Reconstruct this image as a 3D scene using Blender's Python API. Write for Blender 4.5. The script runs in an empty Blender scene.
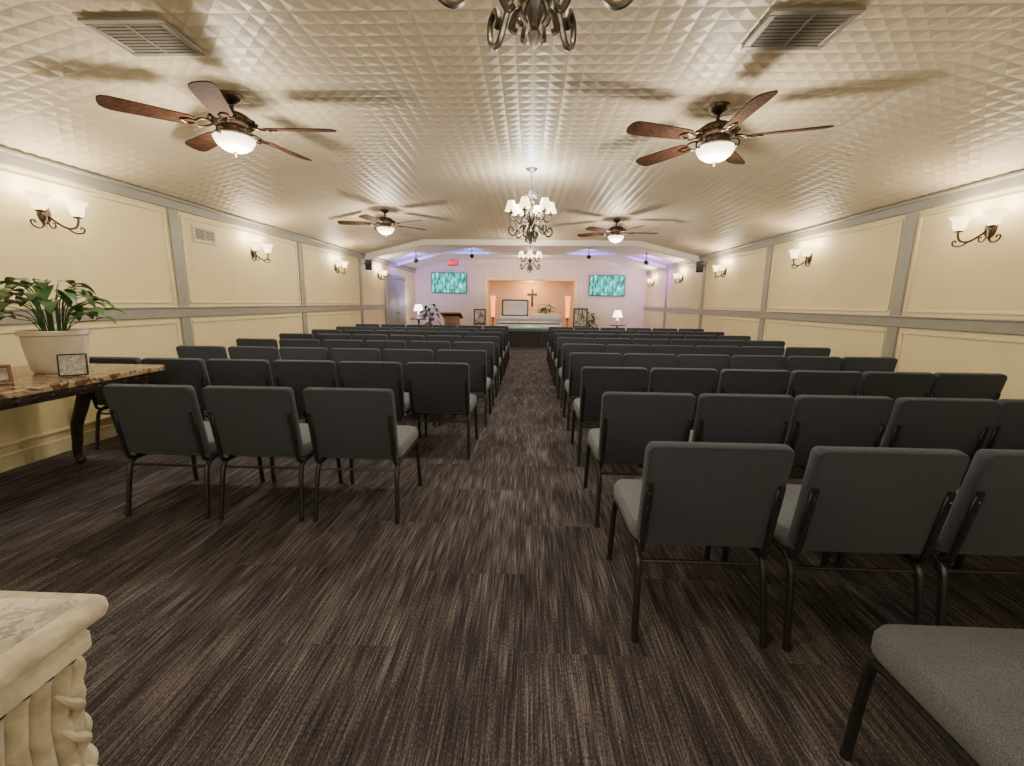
import bpy, bmesh, math, random
from mathutils import Vector, Matrix
random.seed(7)
SC = bpy.context.scene
COL = SC.collection
rad = math.radians

# ------------------------------------------------------------------ materials
def mat(name, col, rough=.5, metal=0.0, var=0.0, vscale=20, bump=0.0, bscale=60, emis=None, estr=0.0, spec=None, col2=None, detail=4, stretch=None, sheen=0):
    m = bpy.data.materials.new(name); m.use_nodes = True
    nt = m.node_tree; b = nt.nodes['Principled BSDF']
    b.inputs['Base Color'].default_value = (*col, 1)
    b.inputs['Roughness'].default_value = rough
    b.inputs['Metallic'].default_value = metal
    if spec is not None: b.inputs['Specular IOR Level'].default_value = spec
    if sheen: b.inputs['Sheen Weight'].default_value = sheen
    tc = nt.nodes.new('ShaderNodeTexCoord'); mp = nt.nodes.new('ShaderNodeMapping')
    nt.links.new(tc.outputs['Object'], mp.inputs['Vector'])
    if stretch: mp.inputs['Scale'].default_value = stretch
    n = nt.nodes.new('ShaderNodeTexNoise'); n.inputs['Scale'].default_value = vscale; n.inputs['Detail'].default_value = detail
    nt.links.new(mp.outputs[0], n.inputs['Vector'])
    if col2 is None: col2 = tuple(min(1, c * (1 + var)) for c in col); c1 = tuple(c * (1 - var) for c in col)
    else: c1 = col
    r = nt.nodes.new('ShaderNodeValToRGB')
    r.color_ramp.elements[0].position = .35; r.color_ramp.elements[1].position = .65
    r.color_ramp.elements[0].color = (*c1, 1); r.color_ramp.elements[1].color = (*col2, 1)
    nt.links.new(n.outputs['Fac'], r.inputs['Fac']); nt.links.new(r.outputs['Color'], b.inputs['Base Color'])
    if bump:
        n2 = nt.nodes.new('ShaderNodeTexNoise'); n2.inputs['Scale'].default_value = bscale; n2.inputs['Detail'].default_value = 3
        nt.links.new(mp.outputs[0], n2.inputs['Vector'])
        bp = nt.nodes.new('ShaderNodeBump'); bp.inputs['Strength'].default_value = bump; bp.inputs['Distance'].default_value = .01
        nt.links.new(n2.outputs['Fac'], bp.inputs['Height']); nt.links.new(bp.outputs[0], b.inputs['Normal'])
    if emis:
        b.inputs['Emission Color'].default_value = (*emis, 1); b.inputs['Emission Strength'].default_value = estr
    return m

M_wall = mat('wall_paint', (.85, .74, .43), .6, var=.03, vscale=3, bump=.08, bscale=90)
M_trimg = mat('grey_trim_paint', (.33, .325, .285), .45, var=.04, vscale=5)
M_trimc = mat('cream_trim_paint', (.82, .74, .50), .45, var=.03, vscale=5)
M_ceil = mat('embossed_ceiling_tile', (.68, .59, .44), .45, var=.04, vscale=1.5)
M_white = mat('white_plaster', (.84, .82, .80), .6, var=.02, vscale=4)
M_chwall = mat('chancel_wall_paint', (.82, .73, .60), .6, var=.03, vscale=4)
M_niche = mat('niche_paint', (.80, .62, .42), .6, var=.05, vscale=4)
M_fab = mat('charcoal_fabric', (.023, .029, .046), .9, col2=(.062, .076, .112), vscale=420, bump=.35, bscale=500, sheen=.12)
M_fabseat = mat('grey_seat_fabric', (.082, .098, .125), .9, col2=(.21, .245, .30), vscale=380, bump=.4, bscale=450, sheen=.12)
M_frame = mat('black_powder_steel', (.050, .050, .058), .35, .6, var=.2, vscale=80)
M_bronze = mat('dark_bronze', (.070, .048, .036), .35, .8, var=.35, vscale=40, bump=.1, bscale=80)
M_pewter = mat('aged_pewter_metal', (.085, .076, .068), .38, .8, var=.35, vscale=40)
M_blade = mat('walnut_blade', (.045, .022, .013), .75, col2=(.10, .05, .032), vscale=8, stretch=(1, 12, 12), spec=.06)
M_wood = mat('brown_wood', (.14, .065, .03), .4, col2=(.25, .12, .055), vscale=6, stretch=(8, 8, 1))
M_dark = mat('dark_espresso_wood', (.025, .017, .013), .35, col2=(.05, .035, .028), vscale=10)
M_shade = mat('frosted_glass_shade', (.9, .8, .6), .4, emis=(1, .74, .36), estr=4.5)
M_bowl = mat('alabaster_bowl', (.9, .85, .75), .4, emis=(1, .84, .58), estr=4)
M_fshade = mat('fabric_lamp_shade', (.9, .82, .6), .7, emis=(1, .80, .40), estr=4)
M_wshade = mat('white_lamp_shade', (.9, .85, .9), .7, emis=(1, .86, .80), estr=6)
M_amber = mat('amber_glass', (.9, .4, .1), .3, emis=(1, .26, .03), estr=3)
M_vent = mat('grey_metal_vent', (.30, .28, .25), .5, .2)
M_ventdark = mat('vent_shadow', (.02, .02, .02), .8)
M_ventc = mat('cream_metal_vent', (.66, .61, .50), .5)
M_black = mat('black_plastic', (.012, .012, .014), .4)
M_green = mat('leaf_green', (.028, .09, .024), .4, col2=(.07, .17, .05), vscale=12)
M_pot = mat('white_glazed_pot', (.72, .68, .60), .3, var=.05, vscale=10)
M_soil = mat('dark_soil', (.03, .02, .015), .95)
M_petal = mat('white_petals', (.85, .8, .8), .6)
M_carved = mat('carved_cream_resin', (.52, .48, .37), .5, col2=(.76, .71, .57), vscale=25, bump=.3, bscale=60)
M_silver = mat('white_casket_enamel', (.80, .82, .84), .2, .1)
M_quilt = mat('white_crepe_lining', (.85, .83, .80), .8, bump=.5, bscale=25)
M_skirt = mat('dark_drape', (.045, .040, .045), .8, var=.2)
M_teal = mat('teal_runner_cloth', (.06, .20, .22), .8, var=.2)
M_paper = mat('printed_paper', (.75, .75, .72), .7, col2=(.35, .35, .36), vscale=60)
M_photo = mat('portrait_print', (.7, .68, .66), .5, col2=(.10, .10, .12), vscale=9)
M_door = mat('grey_door_paint', (.30, .31, .33), .5, var=.05)
M_red = mat('exit_red', (.8, .02, .02), .5, emis=(1, .03, .02), estr=4)
M_exit = mat('exit_housing', (.35, .10, .08), .5)

def marble(name, c1, c2, c3, scale):
    m = bpy.data.materials.new(name); m.use_nodes = True; nt = m.node_tree; b = nt.nodes['Principled BSDF']
    tc = nt.nodes.new('ShaderNodeTexCoord'); n = nt.nodes.new('ShaderNodeTexNoise')
    n.inputs['Scale'].default_value = scale; n.inputs['Detail'].default_value = 8; n.inputs['Distortion'].default_value = 1.6
    nt.links.new(tc.outputs['Object'], n.inputs['Vector'])
    r = nt.nodes.new('ShaderNodeValToRGB'); e = r.color_ramp.elements
    e[0].position = .36; e[0].color = (*c1, 1); e[1].position = .66; e[1].color = (*c1, 1)
    a = e.new(.48); a.color = (*c2, 1); a = e.new(.54); a.color = (*c3, 1)
    nt.links.new(n.outputs['Fac'], r.inputs[0]); nt.links.new(r.outputs[0], b.inputs['Base Color'])
    b.inputs['Roughness'].default_value = .18
    return m
M_marbd = marble('brown_marble', (.20, .11, .06), (.45, .33, .22), (.08, .045, .03), 7)
M_marbl = marble('pale_marble', (.42, .43, .37), (.60, .60, .53), (.27, .29, .25), 26)

def carpet():
    m = bpy.data.materials.new('striated_carpet'); m.use_nodes = True; nt = m.node_tree; b = nt.nodes['Principled BSDF']
    L = nt.links.new
    tc = nt.nodes.new('ShaderNodeTexCoord')
    def noise(sc, scale, det):
        mp = nt.nodes.new('ShaderNodeMapping'); mp.inputs['Scale'].default_value = sc
        L(tc.outputs['Object'], mp.inputs['Vector'])
        n = nt.nodes.new('ShaderNodeTexNoise'); n.inputs['Scale'].default_value = scale; n.inputs['Detail'].default_value = det
        L(mp.outputs[0], n.inputs['Vector']); return n.outputs['Fac']
    mp = nt.nodes.new('ShaderNodeMapping'); mp.inputs['Rotation'].default_value = (0, 0, rad(90)); L(tc.outputs['Object'], mp.inputs['Vector'])
    br = nt.nodes.new('ShaderNodeTexBrick'); L(mp.outputs[0], br.inputs['Vector'])
    br.inputs['Scale'].default_value = 1; br.inputs['Brick Width'].default_value = 1.0; br.inputs['Row Height'].default_value = .5
    br.inputs['Mortar Size'].default_value = .001; br.inputs['Color1'].default_value = (.35, .35, .35, 1); br.inputs['Color2'].default_value = (.65, .65, .65, 1)
    br.inputs['Mortar'].default_value = (.45, .45, .45, 1)
    cmb = nt.nodes.new('ShaderNodeVectorMath'); cmb.operation = 'MULTIPLY_ADD'
    L(br.outputs['Color'], cmb.inputs[0]); cmb.inputs[1].default_value = (7, 11, 0); L(tc.outputs['Object'], cmb.inputs[2])
    def noise2(sc, scale, det):
        mp = nt.nodes.new('ShaderNodeMapping'); mp.inputs['Scale'].default_value = sc
        L(cmb.outputs[0], mp.inputs['Vector'])
        n = nt.nodes.new('ShaderNodeTexNoise'); n.inputs['Scale'].default_value = scale; n.inputs['Detail'].default_value = det
        L(mp.outputs[0], n.inputs['Vector']); return n.outputs['Fac']
    a = noise2((1, .030, 1), 130, 2); c = noise2((1, .07, 1), 26, 2); d = noise((1, .4, 1), 230, 2)
    def mth(op, x, y):
        q = nt.nodes.new('ShaderNodeMath'); q.operation = op
        for i, z in enumerate((x, y)):
            if isinstance(z, (int, float)): q.inputs[i].default_value = z
            else: L(z, q.inputs[i])
        return q.outputs[0]
    big = noise2((1, .3, 1), 5, 2)
    s = mth('ADD', mth('MULTIPLY', a, .40), mth('MULTIPLY', c, .18))
    s = mth('ADD', s, mth('MULTIPLY', d, .28)); s = mth('ADD', s, mth('MULTIPLY', big, .14))
    s = mth('ADD', s, mth('MULTIPLY', mth('SUBTRACT', br.outputs['Color'], .5), .035))
    r = nt.nodes.new('ShaderNodeValToRGB'); e = r.color_ramp.elements
    e[0].position = .38; e[0].color = (.018, .017, .022, 1); e[1].position = .64; e[1].color = (.265, .246, .255, 1)
    q = e.new(.50); q.color = (.066, .060, .071, 1)
    L(s, r.inputs[0]); L(r.outputs[0], b.inputs['Base Color'])
    b.inputs['Roughness'].default_value = .95; b.inputs['Specular IOR Level'].default_value = .15
    bp = nt.nodes.new('ShaderNodeBump'); bp.inputs['Strength'].default_value = .5; bp.inputs['Distance'].default_value = .005
    L(s, bp.inputs['Height']); L(bp.outputs[0], b.inputs['Normal'])
    return m
M_carpet = carpet()

def screen_mat():
    m = bpy.data.materials.new('tv_picture'); m.use_nodes = True; nt = m.node_tree; b = nt.nodes['Principled BSDF']; L = nt.links.new
    tc = nt.nodes.new('ShaderNodeTexCoord'); mp = nt.nodes.new('ShaderNodeMapping'); mp.inputs['Scale'].default_value = (7, 1, 2.5)
    L(tc.outputs['Object'], mp.inputs['Vector'])
    n = nt.nodes.new('ShaderNodeTexNoise'); n.inputs['Scale'].default_value = 1.9; n.inputs['Detail'].default_value = 4
    L(mp.outputs[0], n.inputs['Vector'])
    r = nt.nodes.new('ShaderNodeValToRGB'); e = r.color_ramp.elements
    e[0].position = .36; e[0].color = (.0, .06, .05, 1); e[1].position = .70; e[1].color = (.75, .9, 1, 1)
    q = e.new(.48); q.color = (.0, .30, .17, 1); q = e.new(.58); q.color = (.02, .45, .50, 1)
    L(n.outputs['Fac'], r.inputs[0]); b.inputs['Base Color'].default_value = (0.01, 0.01, 0.01, 1)
    L(r.outputs[0], b.inputs['Emission Color']); b.inputs['Emission Strength'].default_value = 2.4
    return m
M_screen = screen_mat()

# ------------------------------------------------------------------ mesh builder
def catmull(P, n=6):
    P = [Vector(p) for p in P]; Q = [P[0] * 2 - P[1]] + P + [P[-1] * 2 - P[-2]]; out = []
    for i in range(1, len(Q) - 2):
        for k in range(n):
            t = k / n; a, b, c, d = Q[i - 1], Q[i], Q[i + 1], Q[i + 2]
            out.append(.5 * ((2 * b) + (c - a) * t + (2 * a - 5 * b + 4 * c - d) * t * t + (3 * b - a - 3 * c + d) * t ** 3))
    out.append(P[-1]); return out

class MB:
    def __init__(s): s.v = []; s.f = []; s.m = []
    def add(s, vs, fs, M=None, mi=0):
        o = len(s.v)
        for p in vs:
            p = Vector(p); s.v.append(M @ p if M is not None else p)
        for f in fs: s.f.append([i + o for i in f]); s.m.append(mi)
        return s
    def box(s, c, d, b=0, seg=2, M=None, mi=0):
        bm = bmesh.new(); bmesh.ops.create_cube(bm, size=1)
        for v in bm.verts: v.co = Vector((v.co.x * d[0], v.co.y * d[1], v.co.z * d[2]))
        if b: bmesh.ops.bevel(bm, geom=bm.edges[:], offset=b, segments=seg, profile=.5, affect='EDGES')
        bm.verts.index_update()
        c = Vector(c)
        s.add([v.co + c for v in bm.verts], [[v.index for v in f.verts] for f in bm.faces], M, mi); bm.free(); return s
    def bar(s, a, b_, w, h, bev=0, mi=0):
        a = Vector(a); b_ = Vector(b_); d = b_ - a; q = d.to_track_quat('Z', 'Y').to_matrix().to_4x4()
        return s.box((0, 0, 0), (w, h, d.length), bev, 1, Matrix.Translation((a + b_) / 2) @ q, mi)
    def lathe(s, prof, seg=20, M=None, mi=0, ripple=0, nr=0):
        vs = []; fs = []
        for r, z in prof:
            for k in range(seg):
                a = 2 * math.pi * k / seg; rr = max(r, 1e-4) * (1 + ripple * math.cos(nr * a))
                vs.append((rr * math.cos(a), rr * math.sin(a), z))
        for i in range(len(prof) - 1):
            for k in range(seg):
                k2 = (k + 1) % seg; fs.append([i * seg + k, i * seg + k2, (i + 1) * seg + k2, (i + 1) * seg + k])
        return s.add(vs, fs, M, mi)
    def tube(s, P, r=.01, seg=8, sm=0, mi=0, M=None, flat=1.0):
        P = catmull(P, sm) if sm else [Vector(p) for p in P]
        n = len(P); vs = []; fs = []; up = None
        for i in range(n):
            t = (P[min(i + 1, n - 1)] - P[max(i - 1, 0)]).normalized()
            if up is None:
                up = Vector((0, 0, 1)) if abs(t.z) < .9 else Vector((1, 0, 0))
            x = (up - t * up.dot(t)).normalized(); y = t.cross(x); up = x
            rr = r if not isinstance(r, (list, tuple)) else r[0] + (r[1] - r[0]) * i / (n - 1)
            for k in range(seg):
                a = 2 * math.pi * k / seg; vs.append(P[i] + x * math.cos(a) * rr + y * math.sin(a) * rr * flat)
        for i in range(n - 1):
            for k in range(seg):
                k2 = (k + 1) % seg; fs.append([i * seg + k, i * seg + k2, (i + 1) * seg + k2, (i + 1) * seg + k])
        fs.append(list(range(seg))); fs.append([(n - 1) * seg + k for k in range(seg)])
        return s.add(vs, fs, M, mi)
    def pad(s, w, h, rc, prof, M=None, mi=0, n=5, flare=0):
        vs = []; fs = []; N = 4 * (n + 1)
        for ins, z in prof:
            hw = w / 2 - ins; hh = h / 2 - ins; r = max(rc - ins, .004)
            for ci, (sx, sy) in enumerate(((1, 1), (-1, 1), (-1, -1), (1, -1))):
                for k in range(n + 1):
                    a = rad(90 * ci + 90 * k / n)
                    X = sx * (hw - r) + r * math.cos(a); Y = sy * (hh - r) + r * math.sin(a)
                    vs.append((X * (1 + flare * Y / h), Y, z))
        for i in range(len(prof) - 1):
            for k in range(N):
                k2 = (k + 1) % N; fs.append([i * N + k, i * N + k2, (i + 1) * N + k2, (i + 1) * N + k])
        fs.append(list(range(N))); fs.append([(len(prof) - 1) * N + k for k in range(N)])
        return s.add(vs, fs, M, mi)
    def ball(s, c, r, seg=10, rings=6, mi=0, sc=(1, 1, 1)):
        prof = [(r * math.sin(math.pi * i / rings), -r * math.cos(math.pi * i / rings)) for i in range(rings + 1)]
        return s.lathe(prof, seg, Matrix.Translation(c) @ Matrix.Diagonal((*sc, 1)), mi)
    def mesh(s, name, mats, smooth=True, ang=38):
        me = bpy.data.meshes.new(name); me.from_pydata([tuple(v) for v in s.v], [], s.f)
        if not isinstance(mats, (list, tuple)): mats = [mats]
        for m in mats: me.materials.append(m)
        me.polygons.foreach_set('material_index', s.m)
        bm = bmesh.new(); bm.from_mesh(me); bmesh.ops.recalc_face_normals(bm, faces=bm.faces); bm.to_mesh(me); bm.free()
        if smooth:
            me.polygons.foreach_set('use_smooth', [True] * len(me.polygons)); me.set_sharp_from_angle(angle=rad(ang))
        me.update(); return me

def obj(name, me, parent=None, loc=(0, 0, 0), rot=(0, 0, 0), label=None):
    o = bpy.data.objects.new(name, me); COL.objects.link(o); o.location = loc; o.rotation_euler = rot
    if parent: o.parent = parent
    if label: o['label'] = label
    return o
def thing(name, label, cat, loc, rot=(0, 0, 0), group=None, me=None):
    o = bpy.data.objects.new(name, me); COL.objects.link(o); o.location = loc; o.rotation_euler = rot
    if me is None: o.empty_display_size = .1
    o['label'] = label; o['category'] = cat
    if group: o['group'] = group
    return o
def struct(name, me):
    o = obj(name, me); o['kind'] = 'structure'; return o
def clone(src, loc, rot=None, label=None):
    def rec(s, par):
        c = s.copy(); COL.objects.link(c)
        if par is not None: c.parent = par
        for ch in s.children: rec(ch, c)
        return c
    c = rec(src, None); c.location = loc
    if rot is not None: c.rotation_euler = rot
    if label: c['label'] = label
    return c
def plight(name, e, col, loc, parent=None, r=.03):
    l = bpy.data.lights.new(name, 'POINT'); l.energy = e; l.color = col; l.shadow_soft_size = r
    o = bpy.data.objects.new(name, l); COL.objects.link(o); o.location = loc
    if parent: o.parent = parent
    return o
WARM = (1, .87, .68)

# ------------------------------------------------------------------ camera
CH = 1.35
cd = bpy.data.cameras.new('camera'); cam = bpy.data.objects.new('camera', cd); COL.objects.link(cam)
cd.sensor_width = 36; cd.sensor_fit = 'HORIZONTAL'; cd.lens = 437 / 1024 * 36; cd.clip_start = .02
cam.matrix_world = Matrix.Translation((0, 0, CH)) @ (Matrix.Rotation(rad(2.1), 4, 'Z') @ Matrix.Rotation(rad(79.6), 4, 'X') @ Matrix.Rotation(.012, 4, 'Z'))
SC.camera = cam

# ------------------------------------------------------------------ room shell
W = 4.1; Y0 = -2.6; Y1 = 15.9; YB = 11.0; ZW = 2.48; ZC = 2.85; XC = 2.6
b = MB(); b.box((0, (Y0 + 17.2) / 2, -.05), (2 * W + .4, 17.2 - Y0 + .2, .1)); struct('floor', b.mesh('floor', M_carpet, False))
for sgn, nm in ((-1, 'left'), (1, 'right')):
    b = MB(); b.box((sgn * (W + .06), (Y0 + 16.0) / 2, 1.3), (.12, 16.0 - Y0, 2.6)); struct('wall_' + nm, b.mesh('wall', M_wall, False))
b = MB(); b.box((0, Y0 - .06, 1.5), (2 * W + .24, .12, 3.0)); struct('wall_rear', b.mesh('wall', M_wall, False))
NX0, NX1, NZ = -1.5, 1.6, 2.13
b = MB()
b.box(((-W + NX0) / 2 - .06, Y1 + .08, 1.5), (NX0 + W + .12, .16, 3.0)); b.box(((W + NX1) / 2 + .06, Y1 + .08, 1.5), (W - NX1 + .12, .16, 3.0))
b.box(((NX0 + NX1) / 2, Y1 + .08, (NZ + 3) / 2), (NX1 - NX0, .16, 3 - NZ)); struct('wall_front', b.mesh('wall', M_chwall, False))
b = MB(); b.box(((NX0 + NX1) / 2, 17.1, 1.1), (NX1 - NX0 + .2, .1, 2.3)); struct('wall_niche_back', b.mesh('wall_niche', M_niche, False))
b = MB(); b.box((NX0 - .05, 16.555, 1.1), (.1, .99, 2.3)); struct('wall_niche_left', b.mesh('wall_niche', M_niche, False))
b = MB(); b.box((NX1 + .05, 16.555, 1.1), (.1, .99, 2.3)); struct('wall_niche_right', b.mesh('wall_niche', M_niche, False))
b = MB(); b.box(((NX0 + NX1) / 2, 16.555, NZ + .05), (NX1 - NX0, .99, .1)); struct('ceiling_niche', b.mesh('ceiling_niche', M_niche, False))
b = MB()
b.box((NX0 - .06, Y1 - .015, NZ / 2), (.12, .03, NZ), .006); b.box((NX1 + .06, Y1 - .015, NZ / 2), (.12, .03, NZ), .006); b.box(((NX0 + NX1) / 2, Y1 - .015, NZ + .07), (NX1 - NX0 + .3, .03, .14), .006)
struct('trim_1', b.mesh('trim_niche', M_trimc))

def prof_pt(s):
    L1 = math.hypot(W - XC, ZC - ZW)
    if s < L1: t = s / L1; return Vector((-W + (W - XC) * t, 0, ZW + (ZC - ZW) * t)), Vector((ZC - ZW, 0, -(W - XC))).normalized()
    if s <= L1 + 2 * XC: return Vector((-XC + s - L1, 0, ZC)), Vector((0, 0, -1))
    t = (s - L1 - 2 * XC) / L1; return Vector((XC + (W - XC) * t, 0, ZC - (ZC - ZW) * t)), Vector((-(ZC - ZW), 0, -(W - XC))).normalized()
L1 = math.hypot(W - XC, ZC - ZW)
NS, NF = 14, 48
edges = [L1 * i / NS for i in range(NS)] + [L1 + 2 * XC * i / NF for i in range(NF)] + [L1 + 2 * XC + L1 * i / NS for i in range(NS + 1)]
b = MB(); ny = 126; dy = (YB - Y0) / ny
for i in range(len(edges) - 1):
    s0, s1 = edges[i], edges[i + 1]
    g0 = .006 if i % 6 == 2 else .0012; g1 = .006 if i % 6 == 1 else .0012
    sm = (s0 + s1) / 2
    nrm = prof_pt(sm)[1]
    p0 = prof_pt(s0)[0]; p1 = prof_pt(s1)[0]; d = (p1 - p0).normalized()
    b.add([p0 + Vector((0, Y0, 0)), p1 + Vector((0, Y0, 0)), p1 + Vector((0, YB, 0)), p0 + Vector((0, YB, 0))], [[0, 1, 2, 3]])
    a0 = p0 + d * g0; a1 = p1 - d * g1; mid = (p0 + p1) / 2 + nrm * .0098
    for j in range(ny):
        y0 = Y0 + j * dy + (.006 if j % 6 == 0 else .0012); y1 = Y0 + (j + 1) * dy - (.006 if j % 6 == 5 else .0012); ym = (y0 + y1) / 2
        l = nrm * .001
        V = [Vector((a0.x, y0, a0.z)) + l, Vector((a1.x, y0, a1.z)) + l, Vector((a1.x, y1, a1.z)) + l, Vector((a0.x, y1, a0.z)) + l, Vector((mid.x, ym, mid.z))]
        b.add(V, [[0, 1, 4], [1, 2, 4], [2, 3, 4], [3, 0, 4]])
me = bpy.data.meshes.new('ceiling'); me.from_pydata([tuple(v) for v in b.v], [], b.f); me.materials.append(M_ceil); struct('ceiling', me)
def strip(y0, y1, off=0, th=.05, x0=W):
    P = [(-W, ZW - off), (-XC, ZC - off), (XC, ZC - off), (W, ZW - off)]
    vs = [(x, y, z) for y in (y0, y1) for x, z in P] + [(x, y, z + th) for y in (y0, y1) for x, z in P]
    fs = []
    for i in range(3): fs += [[i, i + 1, i + 5, i + 4], [8 + i, 9 + i, 13 + i, 12 + i], [i, i + 1, i + 9, i + 8], [4 + i, 5 + i, 13 + i, 12 + i]]
    fs += [[0, 4, 12, 8], [3, 7, 15, 11]]
    return vs, fs
b = MB(); b.add(*strip(YB, 16.0, 0, .08)); struct('ceiling_chancel', b.mesh('ceiling_chancel', M_white, False))
b = MB(); b.add(*strip(YB, YB + .14, .13, .13)); struct('trim_2', b.mesh('soffit_beam', M_white, False))
b = MB(); b.add(*strip(13.6, 13.7, .07, .07)); struct('trim_3', b.mesh('soffit_band', M_white, False))
b = MB(); b.add(*strip(Y0, YB, -.02, .08)); struct('ceiling_backing', b.mesh('ceiling_backing', M_white, False))

STL = [-.5, 2.3, 5.1, 7.9, 10.7, 13.5]
tn = 4
for sgn, nm in ((-1, 'left'), (1, 'right')):
    x = sgn * (W - .0125)
    b = MB()
    for y in STL:
        if sgn < 0 and y > 13: continue
        b.box((x, y, 1.24), (.025, .14, 2.36), .004, 1)
    yend = 12.45 if sgn < 0 else Y1
    b.box((sgn * (W - .016), (Y0 + yend) / 2, 1.19), (.032, yend - Y0, .11), .006, 1)
    b.box((sgn * (W - .025), (Y0 + yend) / 2, 1.25), (.05, yend - Y0, .018), .005, 1)
    b.box((sgn * (W - .018), (Y0 + Y1) / 2, 2.41), (.036, Y1 - Y0, .11), .006, 1)
    b.box((sgn * (W - .035), (Y0 + Y1) / 2, 2.46), (.07, Y1 - Y0, .03), .008, 1)
    struct('trim_%d' % tn, b.mesh('trim_grey', M_trimg)); tn += 1
    b = MB()
    ys = STL + [Y1 + .07]
    for i in range(len(ys) - 1):
        if sgn < 0 and i >= 4: continue
        a, c = ys[i] + .12, ys[i + 1] - .12
        for z0, z1 in ((1.31, 2.30), (.2, 1.08)):
            xx = sgn * (W - .009)
            for zz in (z0, z1): b.box((xx, (a + c) / 2, zz), (.018, c - a, .03), .006, 1)
            for yy in (a, c): b.box((xx, yy, (z0 + z1) / 2), (.018, .03, z1 - z0 - .03), .006, 1)
    struct('trim_%d' % tn, b.mesh('trim_panel', M_trimc)); tn += 1
    b = MB(); b.box((sgn * (W - .01), (Y0 + yend) / 2, .065), (.02, yend - Y0, .13), .006, 1); struct('baseboard_' + nm, b.mesh('baseboard', M_trimc))
b = MB()
for x0, x1 in ((-W, NX0 - .12), (NX1 + .12, W)):
    b.box(((x0 + x1) / 2, Y1 - .01, .065), (x1 - x0, .02, .13), .005, 1)
struct('baseboard_front', b.mesh('baseboard', M_trimc))
b = MB(); b.box((0, Y1 - .015, 2.60), (2 * W, .03, .06), .005, 1); struct('trim_9', b.mesh('trim_front', M_trimc))
for i, y in enumerate((12.98, 13.88)):
    b = MB(); b.box((-W + .03, y, 1.0), (.06, .86, 2.0), .005, 1)
    for z in (.55, 1.4): b.box((-W + .063, y, z), (.012, .6, .6 if z < 1 else .8), .005, 1)
    b.ball((-W + .10, y + (.36 if i == 0 else -.36), 1.0), .03)
    struct('door_%d' % (i + 1), b.mesh('door', M_door))
b = MB()
for y in (12.5, 14.36): b.box((-W + .03, y, 1.03), (.06, .10, 2.06), .005, 1)
b.box((-W + .03, 13.43, 2.08), (.06, 1.96, .10), .005, 1); struct('trim_10', b.mesh('door_casing', M_trimg))

# ------------------------------------------------------------------ chairs
TILT = rad(11)
def chair_parts():
    P = {}
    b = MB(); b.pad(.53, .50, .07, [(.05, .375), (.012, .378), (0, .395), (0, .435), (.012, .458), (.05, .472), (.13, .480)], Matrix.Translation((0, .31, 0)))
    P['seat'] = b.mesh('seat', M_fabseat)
    up = Vector((0, -math.sin(TILT), math.cos(TILT))); fw = Vector((0, math.cos(TILT), math.sin(TILT)))
    M = Matrix(((1, up.x, fw.x, 0), (0, up.y, fw.y, -.025), (0, up.z, fw.z, .622), (0, 0, 0, 1)))
    fl = .03
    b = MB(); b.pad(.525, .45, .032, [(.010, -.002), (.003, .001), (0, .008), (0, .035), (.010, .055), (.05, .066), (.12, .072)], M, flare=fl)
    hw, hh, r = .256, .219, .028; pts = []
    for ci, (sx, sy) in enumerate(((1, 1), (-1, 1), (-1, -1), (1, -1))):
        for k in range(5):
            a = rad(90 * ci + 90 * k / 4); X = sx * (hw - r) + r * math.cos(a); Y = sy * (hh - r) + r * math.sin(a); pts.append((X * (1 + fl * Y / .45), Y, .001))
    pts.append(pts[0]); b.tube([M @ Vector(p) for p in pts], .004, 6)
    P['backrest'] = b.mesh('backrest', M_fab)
    for s, k in ((-1, 'L'), (1, 'R')):
        b = MB(); x = s * .243
        b.tube([M @ Vector((x, .07, -.008)), M @ Vector((x, -.12, -.010)), M @ Vector((x, -.225, -.008)), (x, .02, .375), (x, .08, .355), (x, .20, .360)], .0115, 8, 4)
        b.box((0, 0, 0), (.030, .19, .010), .004, 1, M @ Matrix.Translation((x, -.04, -.007)))
        for q in (-.11, -.04, .03): b.ball(M @ Vector((x, q, -.014)), .008, 8, 4)
        P['bracket' + k] = b.mesh('bracket', M_frame)
        b = MB(); x = s * .248; xf = s * .256
        b.tube([(x, .10, .365), (x, .055, .35), (x, .02, .30), (xf, -.02, .06), (xf, -.03, .008)], .0145, 8, 3)
        b.lathe([(0, 0), (.015, 0), (.015, .02), (.013, .03)], 10, Matrix.Translation((xf, -.03, 0))); P['rleg' + k] = b.mesh('leg', M_frame)
        b = MB(); b.tube([(x, .40, .365), (x, .49, .362), (x, .525, .32), (xf, .54, .06), (xf, .545, .008)], .0145, 8, 3)
        b.lathe([(0, 0), (.015, 0), (.015, .02), (.013, .03)], 10, Matrix.Translation((xf, .545, 0))); P['fleg' + k] = b.mesh('leg', M_frame)
    b = MB(); b.tube([(-.25, .035, .32), (.25, .035, .32)], .008)
    for s in (-1, 1): b.tube([(s * .248, .08, .365), (s * .248, .44, .365)], .013)
    b.tube([(-.25, .49, .355), (.25, .49, .355)], .011); b.box((0, .28, .37), (.44, .36, .012))
    P['frame'] = b.mesh('frame', M_frame)
    return P
CP = chair_parts()
LAB = 'charcoal upholstered stacking church chair with black steel frame'
def make_chair(loc, label=LAB, group='rows of church chairs'):
    t = thing('church_chair', label, 'chair', loc, group=group)
    obj('seat', CP['seat'], t); obj('backrest', CP['backrest'], t, label='dark charcoal padded backrest')
    obj('seat_frame', CP['frame'], t)
    for k in 'LR':
        obj('back_bracket', CP['bracket' + k], t); obj('leg', CP['rleg' + k], t); obj('leg', CP['fleg' + k], t)
    return t
first = make_chair((1.245, .60, 0), 'charcoal upholstered church chair standing alone behind the last row')
PIT = .556
locs = []
for i in range(3): locs.append((-1.045 - .598 * i, 2.50))
for i in range(5): locs.append((.712 + .598 * i, 1.61))
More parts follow.
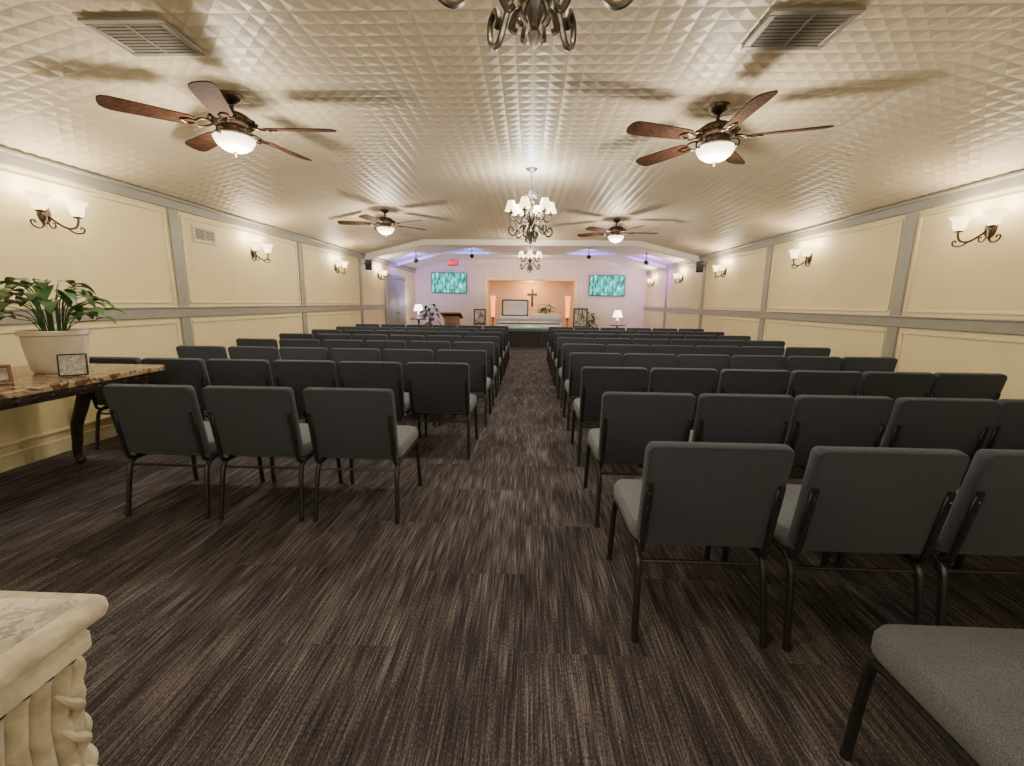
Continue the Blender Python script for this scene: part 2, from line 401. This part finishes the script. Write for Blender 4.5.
for j, y in enumerate([3.66, 4.66, 5.66, 6.66, 7.66, 8.66, 9.66]):
    x0 = -.76 if j == 0 else -.71
    for i in range(6): locs.append((x0 - .572 * i, y))
for y in [2.55, 3.57, 4.6, 5.6, 6.6, 7.6, 8.6, 9.6]:
    for i in range(6): locs.append((.70 + PIT * i, y))
near = [p for p in locs if p[1] < 6.2]; far = [p for p in locs if p[1] >= 6.2]
base = make_chair((near[0][0], near[0][1], 0))
for p in near[1:]: clone(base, (p[0], p[1] + random.uniform(-.012, .012), 0))
jb = bmesh.new(); mats = [M_fab, M_fabseat, M_frame]
for k, me in CP.items():
    mi = 0 if k == 'backrest' else 1 if k == 'seat' else 2
    n0 = len(jb.faces); jb.from_mesh(me); jb.faces.ensure_lookup_table()
    for f in jb.faces[n0:]: f.material_index = mi
farm = bpy.data.meshes.new('church_chair_whole'); jb.to_mesh(farm); jb.free()
for m in mats: farm.materials.append(m)
for p in far:
    thing('church_chair', LAB, 'chair', (p[0], p[1] + random.uniform(-.012, .012), 0), group='rows of church chairs', me=farm)

# ------------------------------------------------------------------ ceiling fans
def make_fan(loc, rz):
    t = thing('ceiling_fan', 'bronze ceiling fan with walnut blades and lit alabaster bowl', 'ceiling fan', loc, (0, 0, rz), 'ceiling fans')
    b = MB(); b.lathe([(.0, 0), (.078, 0), (.078, -.012), (.06, -.045), (.025, -.065), (.015, -.07), (.015, -.12), (.03, -.125), (.09, -.135), (.115, -.15), (.12, -.165), (.15, -.175), (.155, -.20), (.13, -.225), (.10, -.235), (.095, -.26), (.11, -.265), (.11, -.28), (.06, -.30), (0, -.30)], 28)
    for i in range(14):
        a = 2 * math.pi * i / 14; b.ball((.152 * math.cos(a), .152 * math.sin(a), -.188), .014, 6, 4)
    obj('motor_housing', b.mesh('motor_housing', M_bronze), t)
    for i in range(5):
        a = 2 * math.pi * i / 5; R = Matrix.Rotation(a, 4, 'Z'); T = R @ Matrix.Translation((0, 0, -.235)) @ Matrix.Rotation(rad(13), 4, 'X')
        b = MB()
        L0 = .24
        top = [(L0, .050), (L0 + .04, .062), (.45, .070), (.62, .076), (.70, .076), (.735, .066), (.755, .045), (.762, .015)]
        ring = [(x, y) for x, y in top] + [(x, -y) for x, y in reversed(top)]
        N = len(ring); vs = [(x, y, .004) for x, y in ring] + [(x, y, -.004) for x, y in ring]
        fs = [list(range(N)), list(range(N, 2 * N))] + [[k, (k + 1) % N, N + (k + 1) % N, N + k] for k in range(N)]
        b.add(vs, fs, T); obj('fan_blade', b.mesh('fan_blade', M_blade, True, 30), t)
        b = MB()
        for s in (-1, 1):
            b.tube([T @ Vector(p) for p in [(.13, s * .012, 0.01), (.17, s * .045, .004), (.215, s * .05, -.006), (.24, s * .02, -.008), (.28, s * .03, -.008), (.32, s * .004, -.008)]], .008, 6, 4, flat=.7)
        obj('blade_bracket', b.mesh('blade_bracket', M_bronze), t)
    b = MB(); b.lathe([(.136, -.300), (.142, -.305), (.136, -.325), (.114, -.360), (.074, -.388), (.03, -.400), (0, -.402)], 28); obj('glass_bowl', b.mesh('glass_bowl', M_bowl), t)
    b = MB(); b.lathe([(0, -.397), (.016, -.402), (.02, -.41), (.01, -.42), (.012, -.427), (0, -.437)], 12); obj('finial', b.mesh('finial', M_bronze), t)
    for i in range(3):
        b = MB(); a = 2 * math.pi * i / 3 + .4; R = Matrix.Rotation(a, 4, 'Z')
        b.tube([R @ Vector(p) for p in [(.09, 0, -.27), (.14, 0, -.265), (.172, 0, -.285), (.168, 0, -.315), (.145, 0, -.315), (.147, 0, -.30)]], .007, 6, 4)
        obj('scroll_arm', b.mesh('scroll_arm', M_bronze), t)
    plight('fan_bulb', 58, WARM, (0, 0, -.54), t, .09)
    return t
f1 = make_fan((-2.25, 3.50, ZC), rad(3))
clone(f1, (1.42, 3.72, ZC), (0, 0, rad(54)))
clone(f1, (-2.42, 7.55, ZC), (0, 0, rad(45)))
clone(f1, (1.54, 8.3, ZC), (0, 0, rad(4)))

# ------------------------------------------------------------------ chandeliers
def make_chandelier(loc):
    t = thing('chandelier', 'dark scrolled iron chandelier with small lit fabric shades', 'chandelier', loc, (0, 0, rad(12)), 'chandeliers')
    b = MB(); b.lathe([(0, 0), (.07, 0), (.07, -.008), (.05, -.03), (.02, -.045), (0, -.05)], 20); obj('canopy', b.mesh('canopy', M_pewter), t)
    b = MB()
    for i in range(8):
        z = -.05 - .024 * i; pts = []
        for k in range(9):
            a = 2 * math.pi * k / 8; u, w = .008 * math.cos(a), .015 * math.sin(a)
            pts.append((u, 0, z + w - .005) if i % 2 else (0, u, z + w - .005))
        b.tube(pts, .0028, 5)
    obj('chain', b.mesh('chain', M_pewter), t)
    b = MB(); b.lathe([(0, -.235), (.012, -.24), (.02, -.26), (.012, -.28), (.012, -.33), (.03, -.35), (.036, -.38), (.02, -.41), (.014, -.46), (.03, -.49), (.048, -.52), (.05, -.55), (.03, -.60), (.018, -.63), (.03, -.66), (.05, -.69), (.046, -.73), (.02, -.77), (.012, -.79), (.02, -.805), (.014, -.825), (0, -.84)], 20)
    for i in range(6):
        R = Matrix.Rotation(rad(60 * i), 4, 'Z')
        b.tube([R @ Vector(p) for p in [(.02, 0, -.70), (.06, 0, -.685), (.085, 0, -.715), (.07, 0, -.745), (.055, 0, -.735)]], .010, 6, 4, flat=.6)
        b.tube([R @ Vector(p) for p in [(.03, 0, -.74), (.05, 0, -.76), (.06, 0, -.79), (.045, 0, -.80)]], .009, 6, 4, flat=.6)
        b.tube([R @ Vector(p) for p in [(.01, 0, -.30), (.05, 0, -.27), (.07, 0, -.30), (.05, 0, -.32)]], .005, 6, 4)
    obj('stem', b.mesh('stem', M_pewter), t)
    for i in range(6):
        R = Matrix.Rotation(rad(60 * i), 4, 'Z')
        b = MB()
        b.tube([R @ Vector(p) for p in [(.04, 0, -.54), (.09, 0, -.47), (.13, 0, -.50), (.175, 0, -.57), (.22, 0, -.56), (.232, 0, -.52), (.232, 0, -.49)]], .0085, 8, 5)
        b.tube([R @ Vector(p) for p in [(.03, 0, -.66), (.08, 0, -.61), (.14, 0, -.67), (.20, 0, -.735), (.25, 0, -.715), (.255, 0, -.66), (.22, 0, -.64), (.20, 0, -.67), (.215, 0, -.69)]], .010, 8, 5)
        b.tube([R @ Vector(p) for p in [(.15, 0, -.52), (.135, 0, -.56), (.105, 0, -.57), (.10, 0, -.545), (.115, 0, -.535)]], .006, 6, 4)
        T = R @ Matrix.Translation((.232, 0, -.49))
        b.lathe([(0, -.01), (.03, -.004), (.034, .004), (.014, .006), (.012, .05), (0, .05)], 12, T)
        obj('arm', b.mesh('arm', M_pewter), t)
        b = MB(); b.lathe([(.070, .02), (.062, .05), (.050, .085), (.036, .13)], 18, T); b.lathe([(.036, .1295), (.062, .0495), (.069, .0205)], 18, T)
        obj('lamp_shade', b.mesh('lamp_shade', M_fshade), t)
    for a in (0, 120, 240):
        plight('chandelier_bulb', 13, WARM, (.13 * math.cos(rad(a + 30)), .13 * math.sin(rad(a + 30)), -.345), t, .03)
    plight('chandelier_bulb', 14, WARM, (0, 0, -.94), t, .04)
    return t
c1 = make_chandelier((0, 5.3, ZC))
plight('ceiling_glow_fill', 26, (.28, .66, 1), (0, 0, -.21), c1, .01)  # added blue fill light, not a chandelier bulb; imitates a cool ceiling highlight
c2 = clone(c1, (0, 1.30, ZC), (0, 0, rad(2)))
for o in list(c2.children):
    if o.type == 'LIGHT' and o.name.startswith('ceiling_glow'): bpy.data.objects.remove(o)
    elif o.type == 'LIGHT': o.data = o.data.copy(); o.data.energy = 6 if o.location.z > -.9 else 12
c3 = clone(c2, (0, 10.3, ZC), (0, 0, rad(30)))
for o in c3.children:
    if o.type == 'LIGHT': o.data = o.data.copy(); o.data.energy *= 1.6

# ------------------------------------------------------------------ sconces
def make_sconce(loc, rz):
    t = thing('wall_sconce', 'bronze scroll wall sconce with two lit bell glass shades', 'wall lamp', loc, (0, 0, rz), 'wall sconces')
    b = MB(); b.lathe([(0, .0), (.055, 0), (.055, .008), (.04, .02), (.02, .03), (0, .034)], 20, Matrix.Rotation(rad(90), 4, 'Y') @ Matrix.Diagonal((1.5, 1, 1, 1)))
    b.tube([(.02, 0, -.05), (.05, 0, -.11), (.085, 0, -.11), (.09, 0, -.08), (.07, 0, -.075)], .006, 6, 4)
    obj('wall_plate', b.mesh('wall_plate', M_bronze), t)
    for s in (-1, 1):
        b = MB()
        b.tube([(.02, 0, 0), (.05, s * .03, -.05), (.09, s * .09, -.10), (.13, s * .13, -.09), (.14, s * .15, -.04), (.14, s * .15, .0)], .009, 8, 5)
        b.tube([(.09, s * .09, -.10), (.11, s * .14, -.135), (.12, s * .20, -.125), (.12, s * .215, -.09), (.12, s * .19, -.08), (.12, s * .18, -.10)], .007, 6, 4)
        b.lathe([(0, -.012), (.03, -.01), (.034, .0), (.02, .006), (0, .006)], 12, Matrix.Translation((.14, s * .15, 0)))
        obj('arm', b.mesh('arm', M_bronze), t)
        b = MB(); b.lathe([(.028, .005), (.044, .02), (.050, .05), (.055, .08), (.070, .11), (.085, .125), (.083, .126), (.068, .112), (.052, .08), (.047, .05), (.040, .022), (0.0, .008)], 20, Matrix.Translation((.14, s * .15, 0)))
        obj('lamp_shade', b.mesh('lamp_shade', M_shade), t)
        plight('sconce_bulb', 11, WARM, (.14, s * .15, .125), t, .10)
    return t
SY = [3.72, 6.55, 9.35, 12.0]
s1 = make_sconce((-W, SY[0], 2.04), 0)
for y in SY[1:]: clone(s1, (-W, y, 2.04))
for y in [4.24, 6.80, 9.6, 12.2, 14.9]: clone(s1, (W, y, 2.05), (0, 0, math.pi))

# ------------------------------------------------------------------ vents
def vent(name, w, h, n, mts, loc, rot, label):
    b = MB()
    b.box((0, h / 2 - .02, .008), (w, .04, .016), .004, 1); b.box((0, -h / 2 + .02, .008), (w, .04, .016), .004, 1)
    for s in (-1, 1): b.box((s * (w / 2 - .02), 0, .008), (.04, h - .08, .016), .004, 1)
    b.box((0, 0, .002), (w - .06, h - .06, .003), mi=1)
    for i in range(n):
        y = -h / 2 + .04 + (h - .08) * (i + .5) / n
        b.box((0, 0, 0), (w - .08, (h - .08) / n * .5, .003), M=Matrix.Translation((0, y, .011)) @ Matrix.Rotation(rad(-15), 4, 'X'))
    b.box((0, 0, .014), (.012, h - .08, .006))
    return thing(name, label, 'vent', loc, rot, me=b.mesh(name, mts))
vent('ceiling_vent', .46, .36, 9, [M_vent, M_ventdark], (1.44, 2.75, ZC - .011), (math.pi, 0, 0), 'grey metal louvered vent set in the tiled ceiling')
vent('ceiling_vent', .46, .36, 9, [M_vent, M_ventdark], (-2.24, 2.76, ZC - .011), (math.pi, 0, 0), 'grey metal louvered vent set in the tiled ceiling')
vent('wall_vent', .40, .20, 6, [M_ventc, M_ventdark], (-W, 5.58, 2.14), (rad(90), 0, rad(90)), 'cream painted metal air grille on the wall')

# ------------------------------------------------------------------ console table with plant
t = thing('console_table', 'long console table with brown marble top and dark carved legs', 'table', (-3.45, 2.6, 0))
b = MB(); b.pad(1.02, 1.66, .05, [(.01, .775), (0, .783), (0, .812), (.008, .82)]); obj('table_top', b.mesh('table_top', M_marbd), t)
b = MB(); b.box((0, 0, .74), (.88, 1.5, .07), .01)
for y in [-.7 + .1 * k for k in range(15)]: b.ball((.44, y, .74), .022, 8, 5, sc=(.5, 1, 1))
for x in [-.4 + .1 * k for k in range(9)]: b.ball((x, .75, .74), .022, 8, 5, sc=(1, .5, 1))
obj('apron', b.mesh('apron', M_dark), t)
for x0, x1, y in ((-.12, -.24, .70), (-.12, -.24, -.68), (.25, .15, -.68)):
    b = MB(); pts = [(x0, y, .72), (x0 + .02, y, .62), (x0 - .02, y, .50), (x1 + .03, y, .34), (x1 + .01, y, .20), (x1 - .01, y, .09), (x1 + .01, y, .03)]
    b.tube(pts, [.055, .026], 10, 5); b.ball((x1 + .01, y, .035), .035, 10, 6)
    b.tube([(x0 + .02, y, .66), (x0 + .10, y, .68), (x0 + .16, y, .66), (x0 + .15, y, .62), (x0 + .11, y, .63)], .018, 8, 4)
    obj('leg', b.mesh('leg', M_dark), t)

def leaf(b, base, az, reach, rise, ln, wd, droop, mi=0):
    d = Vector((math.cos(az), math.sin(az), 0)); side = Vector((-math.sin(az), math.cos(az), 0))
    base = Vector(base)
    mid = base + d * reach * .35 + Vector((0, 0, rise * .75)); tip0 = base + d * reach + Vector((0, 0, rise))
    b.tube([base, mid, tip0], [.004, .003], 5, 5, mi)
    n = 8; vs = []; fs = []
    for i in range(n + 1):
        u = i / n; c = tip0 + d * ln * u * (1 - .25 * u) + Vector((0, 0, .03 * math.sin(u * 2) - droop * u * u))
        w = wd * (math.sin(math.pi * min(1, u * .93 + .05)) ** .8) * (1 - .35 * u)
        vs += [c - side * w + Vector((0, 0, w * .3)), c, c + side * w + Vector((0, 0, w * .3))]
    for i in range(n):
        a = i * 3; fs += [[a, a + 1, a + 4, a + 3], [a + 1, a + 2, a + 5, a + 4]]
    b.add(vs, fs, mi=mi)
t = thing('potted_peace_lily', 'leafy green peace lily in ribbed white ceramic pot', 'plant', (-3.40, 3.02, .821))
b = MB(); b.lathe([(0, 0), (.13, 0), (.14, .01), (.15, .04), (.165, .14), (.172, .22), (.175, .26), (.19, .27), (.19, .295), (.178, .30), (.168, .29), (.165, .25)], 36, ripple=.012, nr=18); obj('pot', b.mesh('pot', M_pot), t)
b = MB(); b.lathe([(0, .26), (.166, .255)], 20); obj('soil', b.mesh('soil', M_soil), t)
b = MB()
for i in range(54):
    az = i * 2.4 + random.uniform(-.3, .3); q = random.random()
    leaf(b, (.05 * math.cos(az), .05 * math.sin(az), .25), az, .05 + .18 * q, .10 + .22 * (1 - q) + random.uniform(0, .08), random.uniform(.15, .21), random.uniform(.046, .064), random.uniform(.04, .13))
obj('foliage', b.mesh('foliage', M_green, True, 80), t)

def pic(name, w, h, mf, mp, loc, rot, label, cat='picture frame', fw=.02):
    t = thing(name, label, cat, loc, rot)
    b = MB()
    for s in (-1, 1):
        b.box((s * (w / 2 - fw / 2), 0, h / 2), (fw, .02, h), .004, 1); b.box((0, 0, h / 2 + s * (h / 2 - fw / 2)), (w - 2 * fw, .02, fw), .004, 1)
    b.box((0, .006, h / 2), (w - fw, .004, h - fw)); b.bar((0, .012, h * .6), (0, .035 + h * .15, .012), .03, .004)
    obj('frame', b.mesh('frame', mf), t)
    b = MB(); b.box((0, -.001, h / 2), (w - 2 * fw, .004, h - 2 * fw)); obj('print', b.mesh('print', mp), t)
    return t
pic('sign_frame', .15, .15, M_black, M_paper, (-3.10, 2.83, .824), (rad(-10), 0, rad(35)), 'small framed notice card on the marble table', fw=.008)
pic('photo_frame', .16, .11, M_wood, M_photo, (-3.28, 2.52, .824), (rad(-12), 0, rad(50)), 'small wooden photo frame on the marble table', fw=.018)

# ------------------------------------------------------------------ carved pedestal close to the camera
PX, PY, PH = -.785, .725, .80
t = thing('carved_pedestal_table', 'cream carved fluted pedestal with pale marble slab top', 'pedestal table', (PX - .32, PY - .32, 0))
b = MB(); b.pad(.64, .64, .030, [(.02, PH - .042), (.004, PH - .038), (0, PH - .028), (.002, PH - .014), (.010, PH - .005), (.02, PH - .002)]); obj('table_top', b.mesh('table_top', M_carved), t)
b = MB(); b.pad(.575, .575, .01, [(0, PH - .01), (0, PH - .0008), (.003, PH)]); obj('marble_inset', b.mesh('marble_inset', M_marbl), t)
b = MB()
hw = .262; pts = []; n = 15; sub = 8
for sx, sy, dx, dy_ in ((1, -1, 0, 1), (1, 1, -1, 0), (-1, 1, 0, -1), (-1, -1, 1, 0)):
    for k in range(n * sub):
        u = k / (n * sub); off = .026 * abs(math.sin(math.pi * n * u)) ** .6
        px = sx * hw + dx * 2 * hw * u; py = sy * hw + dy_ * 2 * hw * u
        nx, ny_ = (dy_, -dx); pts.append((px + nx * off, py + ny_ * off))
N = len(pts)
lv = [(.0, 1.08), (.05, 1.08), (.07, 1.02), (.10, .97), (.60, .97), (.68, 1.0), (.70, 1.02)]
vs = [(x * k, y * k, z) for z, k in lv for x, y in pts]; fs = []
for i in range(len(lv) - 1):
    for k in range(N): k2 = (k + 1) % N; fs.append([i * N + k, i * N + k2, (i + 1) * N + k2, (i + 1) * N + k])
b.add(vs, fs); b.pad(.59, .59, .02, [(.02, .695), (0, .705), (0, .730), (.01, .745), (.01, .76)])
obj('fluted_body', b.mesh('fluted_body', M_carved, True, 50), t)
for a in range(4):
    R = Matrix.Rotation(rad(45 + 90 * a), 4, 'Z'); b = MB()
    F = lambda L: [R @ Vector((x, 0, z)) for x, z in L]
    b.tube(F([(.365, .62), (.378, .645), (.385, .67), (.378, .69), (.362, .688), (.36, .67)]), .012, 8, 5)
    b.tube(F([(.352, .02), (.37, .25), (.36, .40), (.362, .52), (.372, .64)]), [.014, .018], 8, 5)
    for z in [.05 + .075 * q for q in range(8)]:
        for s in (-1, 1):
            b.tube([R @ Vector(p) for p in [(.362, 0, z), (.380, s * .018, z + .03), (.368, s * .034, z + .055), (.355, s * .030, z + .075)]], [.013, .004], 7, 4)
    obj('acanthus_corner', b.mesh('acanthus_corner', M_carved), t)

# ------------------------------------------------------------------ front of the chapel
def tv(loc):
    t = thing('television', 'wall mounted flat television showing a green landscape', 'television', loc, group='wall televisions')
    b = MB(); b.box((0, 0, 0), (1.26, .05, .72), .008, 1); b.box((0, .045, 0), (.4, .05, .3)); obj('housing', b.mesh('housing', M_black), t)
    b = MB(); b.box((0, -.0265, .004), (1.22, .003, .675)); obj('screen', b.mesh('screen', M_screen), t)
    return t
tvo = tv((-2.86, 15.825, 2.02)); clone(tvo, (2.72, 15.825, 1.98))
t = thing('exit_sign', 'lit red exit sign above the television', 'exit sign', (-2.72, 15.84, 2.71))
b = MB(); b.box((0, 0, 0), (.36, .05, .20), .006, 1); obj('housing', b.mesh('housing', M_exit), t)
cu = bpy.data.curves.new('exit_text', 'FONT'); cu.body = 'EXIT'; cu.size = .17; cu.align_x = 'CENTER'; cu.align_y = 'CENTER'; cu.extrude = .003
to = bpy.data.objects.new('tmp', cu); COL.objects.link(to); bpy.context.view_layer.update()
tm = bpy.data.meshes.new_from_object(to.evaluated_get(bpy.context.evaluated_depsgraph_get())); bpy.data.objects.remove(to); tm.materials.clear(); tm.materials.append(M_red)
obj('lettering', tm, t, (0, -.030, 0), (rad(90), 0, 0))
b = MB(); b.box((0, 0, 0), (.08, .04, .66), .008, 1); b.box((0, 0, .12), (.38, .038, .08), .008, 1)
thing('cross', 'dark wooden cross on the niche wall', 'cross', (.11, 17.029, 1.55), me=b.mesh('cross', M_dark))
t = thing('torchiere_lamp', 'tall floor lamp with glowing amber glass shade', 'floor lamp', (-1.25, 15.3, 0), group='amber floor lamps')
b = MB(); b.lathe([(0, 0), (.14, 0), (.14, .02), (.05, .05), (.02, .08), (.018, .5), (.035, .53), (.018, .56), (.018, .80), (.05, .83), (.06, .86), (0, .86)], 16); obj('stand', b.mesh('stand', M_bronze), t)
b = MB(); b.lathe([(.055, .86), (.068, .95), (.07, 1.3), (.10, 1.58), (.098, 1.58), (.066, 1.3), (.05, .87)], 16); obj('glass_shade', b.mesh('glass_shade', M_amber), t)
plight('torch_bulb', 14, (1, .48, .17), (0, 0, 1.56), t, .03)
clone(t, (1.32, 15.3, 0))
plight('niche_lamp', 36, (1, .50, .17), (.05, 16.5, 1.9), None, .05)
t = thing('casket', 'white casket with open half lid resting on draped bier', 'casket', (0, 13.85, .563))
b = MB(); b.pad(2.05, .62, .10, [(.03, 0), (.0, .03), (.02, .08), (.03, .24), (0, .28), (0, .32), (.03, .33)]); obj('shell', b.mesh('shell', M_silver), t)
b = MB(); b.pad(1.0, .60, .08, [(0, .33), (0, .37), (.04, .43), (.12, .46)], Matrix.Translation((.52, 0, 0))); obj('closed_lid', b.mesh('closed_lid', M_silver), t)
b = MB(); MM = Matrix.Translation((-.45, .30, .36)) @ Matrix.Rotation(rad(80), 4, 'X') @ Matrix.Translation((0, .27, 0))
b.pad(.86, .54, .06, [(0, 0), (0, -.03), (.04, -.09), (.12, -.12)], MM); obj('open_lid', b.mesh('open_lid', M_pewter), t, label='dark edged open lid')
b = MB(); b.pad(.76, .44, .05, [(.02, -.01), (0, .005), (.02, .02), (.10, .03)], MM)
b.pad(.84, .46, .08, [(0, .30), (0, .35), (.05, .37)], Matrix.Translation((-.48, 0, 0))); obj('lining', b.mesh('lining', M_quilt), t)
b = MB(); b.tube([(-.95, -.35, .17), (.95, -.35, .17)], .014)
for x in (-.8, -.3, .3, .8): b.tube([(x, -.29, .20), (x, -.35, .17)], .012)
obj('handle_bar', b.mesh('handle_bar', M_pewter), t)
NN = 160
def drape(hx, hy, z0, z1):
    ring = []
    for k in range(NN):
        a = k / NN * 4; e = int(a); u = a - e; rp = .012 * math.sin(k * math.pi / 2)
        p = [(-hx + 2 * hx * u, -hy - rp), (hx + rp, -hy + 2 * hy * u), (hx - 2 * hx * u, hy + rp), (-hx - rp, hy - 2 * hy * u)][e]; ring.append(p)
    b = MB(); vs = [(x * k, y * k, z) for z, k in ((z0, 1.02), (z1 - .02, .98), (z1, .98)) for x, y in ring]; fs = [[i * NN + k, i * NN + (k + 1) % NN, (i + 1) * NN + (k + 1) % NN, (i + 1) * NN + k] for i in range(2) for k in range(NN)]
    fs.append([2 * NN + k for k in range(NN)]); return b.add(vs, fs)
t = thing('casket_bier', 'bier stand with dark pleated drape and teal top cloth', 'stand', (0, 13.85, 0))
obj('drape', drape(.80, .28, 0, .54).mesh('drape', M_skirt), t); obj('top_cloth', drape(.97, .34, .49, .56).mesh('top_cloth', M_teal), t, label='teal top cloth')
t = thing('lectern', 'brown wooden lectern with slanted reading top', 'lectern', (-2.05, 11.7, 0))
b = MB(); b.box((0, 0, .03), (.5, .42, .06), .01); b.box((0, 0, .5), (.36, .30, .88), .01); b.box((0, -.155, .5), (.26, .012, .66), .004, 1); obj('body', b.mesh('body', M_wood), t)
b = MB(); b.box((0, 0, 0), (.54, .44, .04), .008, 1, M=Matrix.Translation((0, 0, 1.0)) @ Matrix.Rotation(rad(-18), 4, 'X')); b.box((0, 0, .95), (.40, .34, .06), .01); obj('reading_top', b.mesh('reading_top', M_wood), t)
def side(x, y, h):
    t = thing('side_table', 'small round dark wood side table', 'table', (x, y, 0), group='side tables')
    b = MB(); b.lathe([(0, h), (.27, h), (.28, h - .01), (.27, h - .03), (0, h - .03)], 24); obj('table_top', b.mesh('table_top', M_dark), t)
    b = MB(); b.lathe([(0, h - .03), (.04, h - .05), (.025, h - .15), (.045, h * .5), (.025, .15), (.06, .06), (.17, .02), (.17, 0), (0, 0)], 16); obj('pedestal', b.mesh('pedestal', M_dark), t)
def tlamp(x, y, z):
    t = thing('table_lamp', 'lit table lamp with white shade on side table', 'table lamp', (x, y, z), group='table lamps')
    b = MB(); b.lathe([(0, 0), (.07, 0), (.07, .015), (.03, .03), (.055, .09), (.06, .13), (.02, .20), (.01, .24), (.01, .30), (0, .30)], 16); obj('base', b.mesh('base', M_pot), t)
    b = MB(); b.lathe([(.16, .25), (.10, .46), (.098, .46), (.158, .25)], 20); obj('lamp_shade', b.mesh('lamp_shade', M_wshade), t)
    plight('table_lamp_bulb', 14, (1, .80, .80), (0, 0, .46), t, .03); return t
side(-3.65, 14.5, .80); tlamp(-3.65, 14.5, .80); side(2.9, 14.6, .68); tlamp(2.9, 14.6, .68)
def easel(x, y, w, h, z, label):
    t = thing('portrait_easel', label, 'easel', (x, y, 0))
    b = MB()
    for s in (-1, 1): b.bar((s * .22, -.02, 0), (s * .04, .08, z + h), .022, .022)
    b.bar((0, .38, 0), (0, .09, z + h * .8), .02, .02); b.box((0, -.01 + .06, z - .02), (.40, .06, .02)); obj('stand', b.mesh('stand', M_black), t)
    b = MB(); R = Matrix.Translation((0, .035, z)) @ Matrix.Rotation(rad(-6), 4, 'X'); b.box((0, 0, h / 2), (w, .022, h), .004, 1, R); obj('frame', b.mesh('frame', M_black), t)
    b = MB(); b.box((0, -.013, h / 2), (w - .08, .004, h - .08), M=R); obj('portrait', b.mesh('portrait', M_photo), t)
easel(-1.46, 13.0, .36, .44, .72, 'black easel holding small framed portrait'); easel(1.50, 12.9, .42, .56, .66, 'black easel holding large framed portrait')
def plant(x, y, z, s, label, petals=None, name='potted_plant'):
    t = thing(name, label, 'plant', (x, y, z))
    b = MB(); b.lathe([(0, 0), (.09 * s, 0), (.12 * s, .18 * s), (.13 * s, .20 * s), (.11 * s, .2 * s), (0, .18 * s)], 16); obj('pot', b.mesh('pot', M_pot), t)
    b = MB()
    for i in range(30):
        az = i * 2.4; leaf(b, (0, 0, .18 * s), az, .12 * s * random.random(), (.15 + .4 * random.random()) * s, .18 * s, .045 * s, .08 * s)
    obj('foliage', b.mesh('foliage', M_green, True, 80), t)
    if petals:
        b = MB()
        for i in range(14):
            az = i * 2.4; r = .22 * s * math.sqrt(random.random()); b.ball((r * math.cos(az), r * math.sin(az), (.35 + .35 * random.random()) * s), .03 * s, 7, 4)
        obj('blossoms', b.mesh('blossoms', petals), t)
plant(-3.15, 14.0, 0, 1.75, 'green leafy potted plant standing beside the lamp table')
plant(.55, 15.1, 0, 1.8, 'white flower arrangement with green foliage beside casket', M_petal, name='flower_arrangement')
plant(1.95, 14.4, 0, 1.5, 'tall green potted plant beside casket')
plant(-.62, 15.2, 0, 1.35, 'green plant with white blossoms behind casket', M_petal, name='flower_arrangement')
for x, y, r in ((-3.93, 10.85, 25), (3.93, 10.6, -25)):
    t = thing('wall_speaker', 'small black speaker mounted high on the wall', 'speaker', (x, y, 2.22), (rad(12), 0, rad(r)))
    b = MB(); b.box((0, 0, 0), (.15, .14, .24), .012); obj('cabinet', b.mesh('cabinet', M_black), t)
    b = MB(); b.lathe([(0, .0), (.05, .004), (.055, .0)], 16, Matrix.Translation((0, -.072, -.03)) @ Matrix.Rotation(rad(90), 4, 'X')); obj('cone', b.mesh('cone', M_frame), t)
    b = MB(); b.bar((0, .06, 0), (math.copysign(.10, x) * .9, .16, 0), .03, .03); obj('wall_bracket', b.mesh('wall_bracket', M_black), t)
for x, y, z, c, e, rz, tgt in ((-3.1, 12.2, 2.45, (.26, .14, 1), 230, 20, (-4.1, 14.8, 2.5)), (3.1, 12.2, 2.45, (.46, .12, 1), 230, -20, (4.1, 14.6, 2.4)), (-1.6, 12.4, 2.60, (.10, .22, 1), 130, 0, (-1.8, 14.0, 2.85)), (1.6, 12.4, 2.60, (.16, .2, 1), 130, 0, (1.8, 14.0, 2.85))):
    t = thing('stage_light', 'small black can light hanging under the chancel ceiling', 'stage light', (x, y, z), group='stage lights')
    dv = (Vector(tgt) - Vector((x, y, z))).normalized(); q = dv.to_track_quat('Z', 'Y').to_matrix().to_4x4()
    b = MB(); b.lathe([(.03, -.10), (.05, -.08), (.055, .06), (.06, .08), (.05, .08), (.045, .03), (0, .03)], 16, q); obj('can', b.mesh('can', M_black), t)
    b = MB(); b.bar((0, 0, .03), (0, 0, .248 if abs(x) < 2.6 else (2.845 - (abs(x) - 2.59) * .2467 - z)), .02, .02); obj('yoke', b.mesh('yoke', M_black), t)
    l = bpy.data.lights.new('stage_lamp', 'SPOT'); l.energy = e; l.color = c; l.spot_size = rad(85 if abs(x) > 2 else 75); l.spot_blend = .9; l.shadow_soft_size = .04
    o = bpy.data.objects.new('stage_lamp', l); COL.objects.link(o); o.parent = t; o.location = dv * .09; o.rotation_euler = dv.to_track_quat('-Z', 'Y').to_euler()
plight('chancel_point_light', 40, (1, .86, .72), (.0, 14.6, 2.55), None, .08)  # warm point light below the chancel ceiling, no fixture modelled
for q in (clone(f1, (-1.8, -1.2, ZC), (0, 0, .3)), clone(f1, (1.6, -1.2, ZC), (0, 0, .9))):  # unseen fans behind the camera, added as extra light for overall brightness
    for o in q.children:
        if o.type == 'LIGHT': o.data = o.data.copy(); o.data.energy = 50; o.data.shadow_soft_size = .3; o.location.z = -1.1
w = bpy.data.worlds.new('world'); SC.world = w; w.use_nodes = True; w.node_tree.nodes['Background'].inputs[0].default_value = (.02, .02, .02, 1)
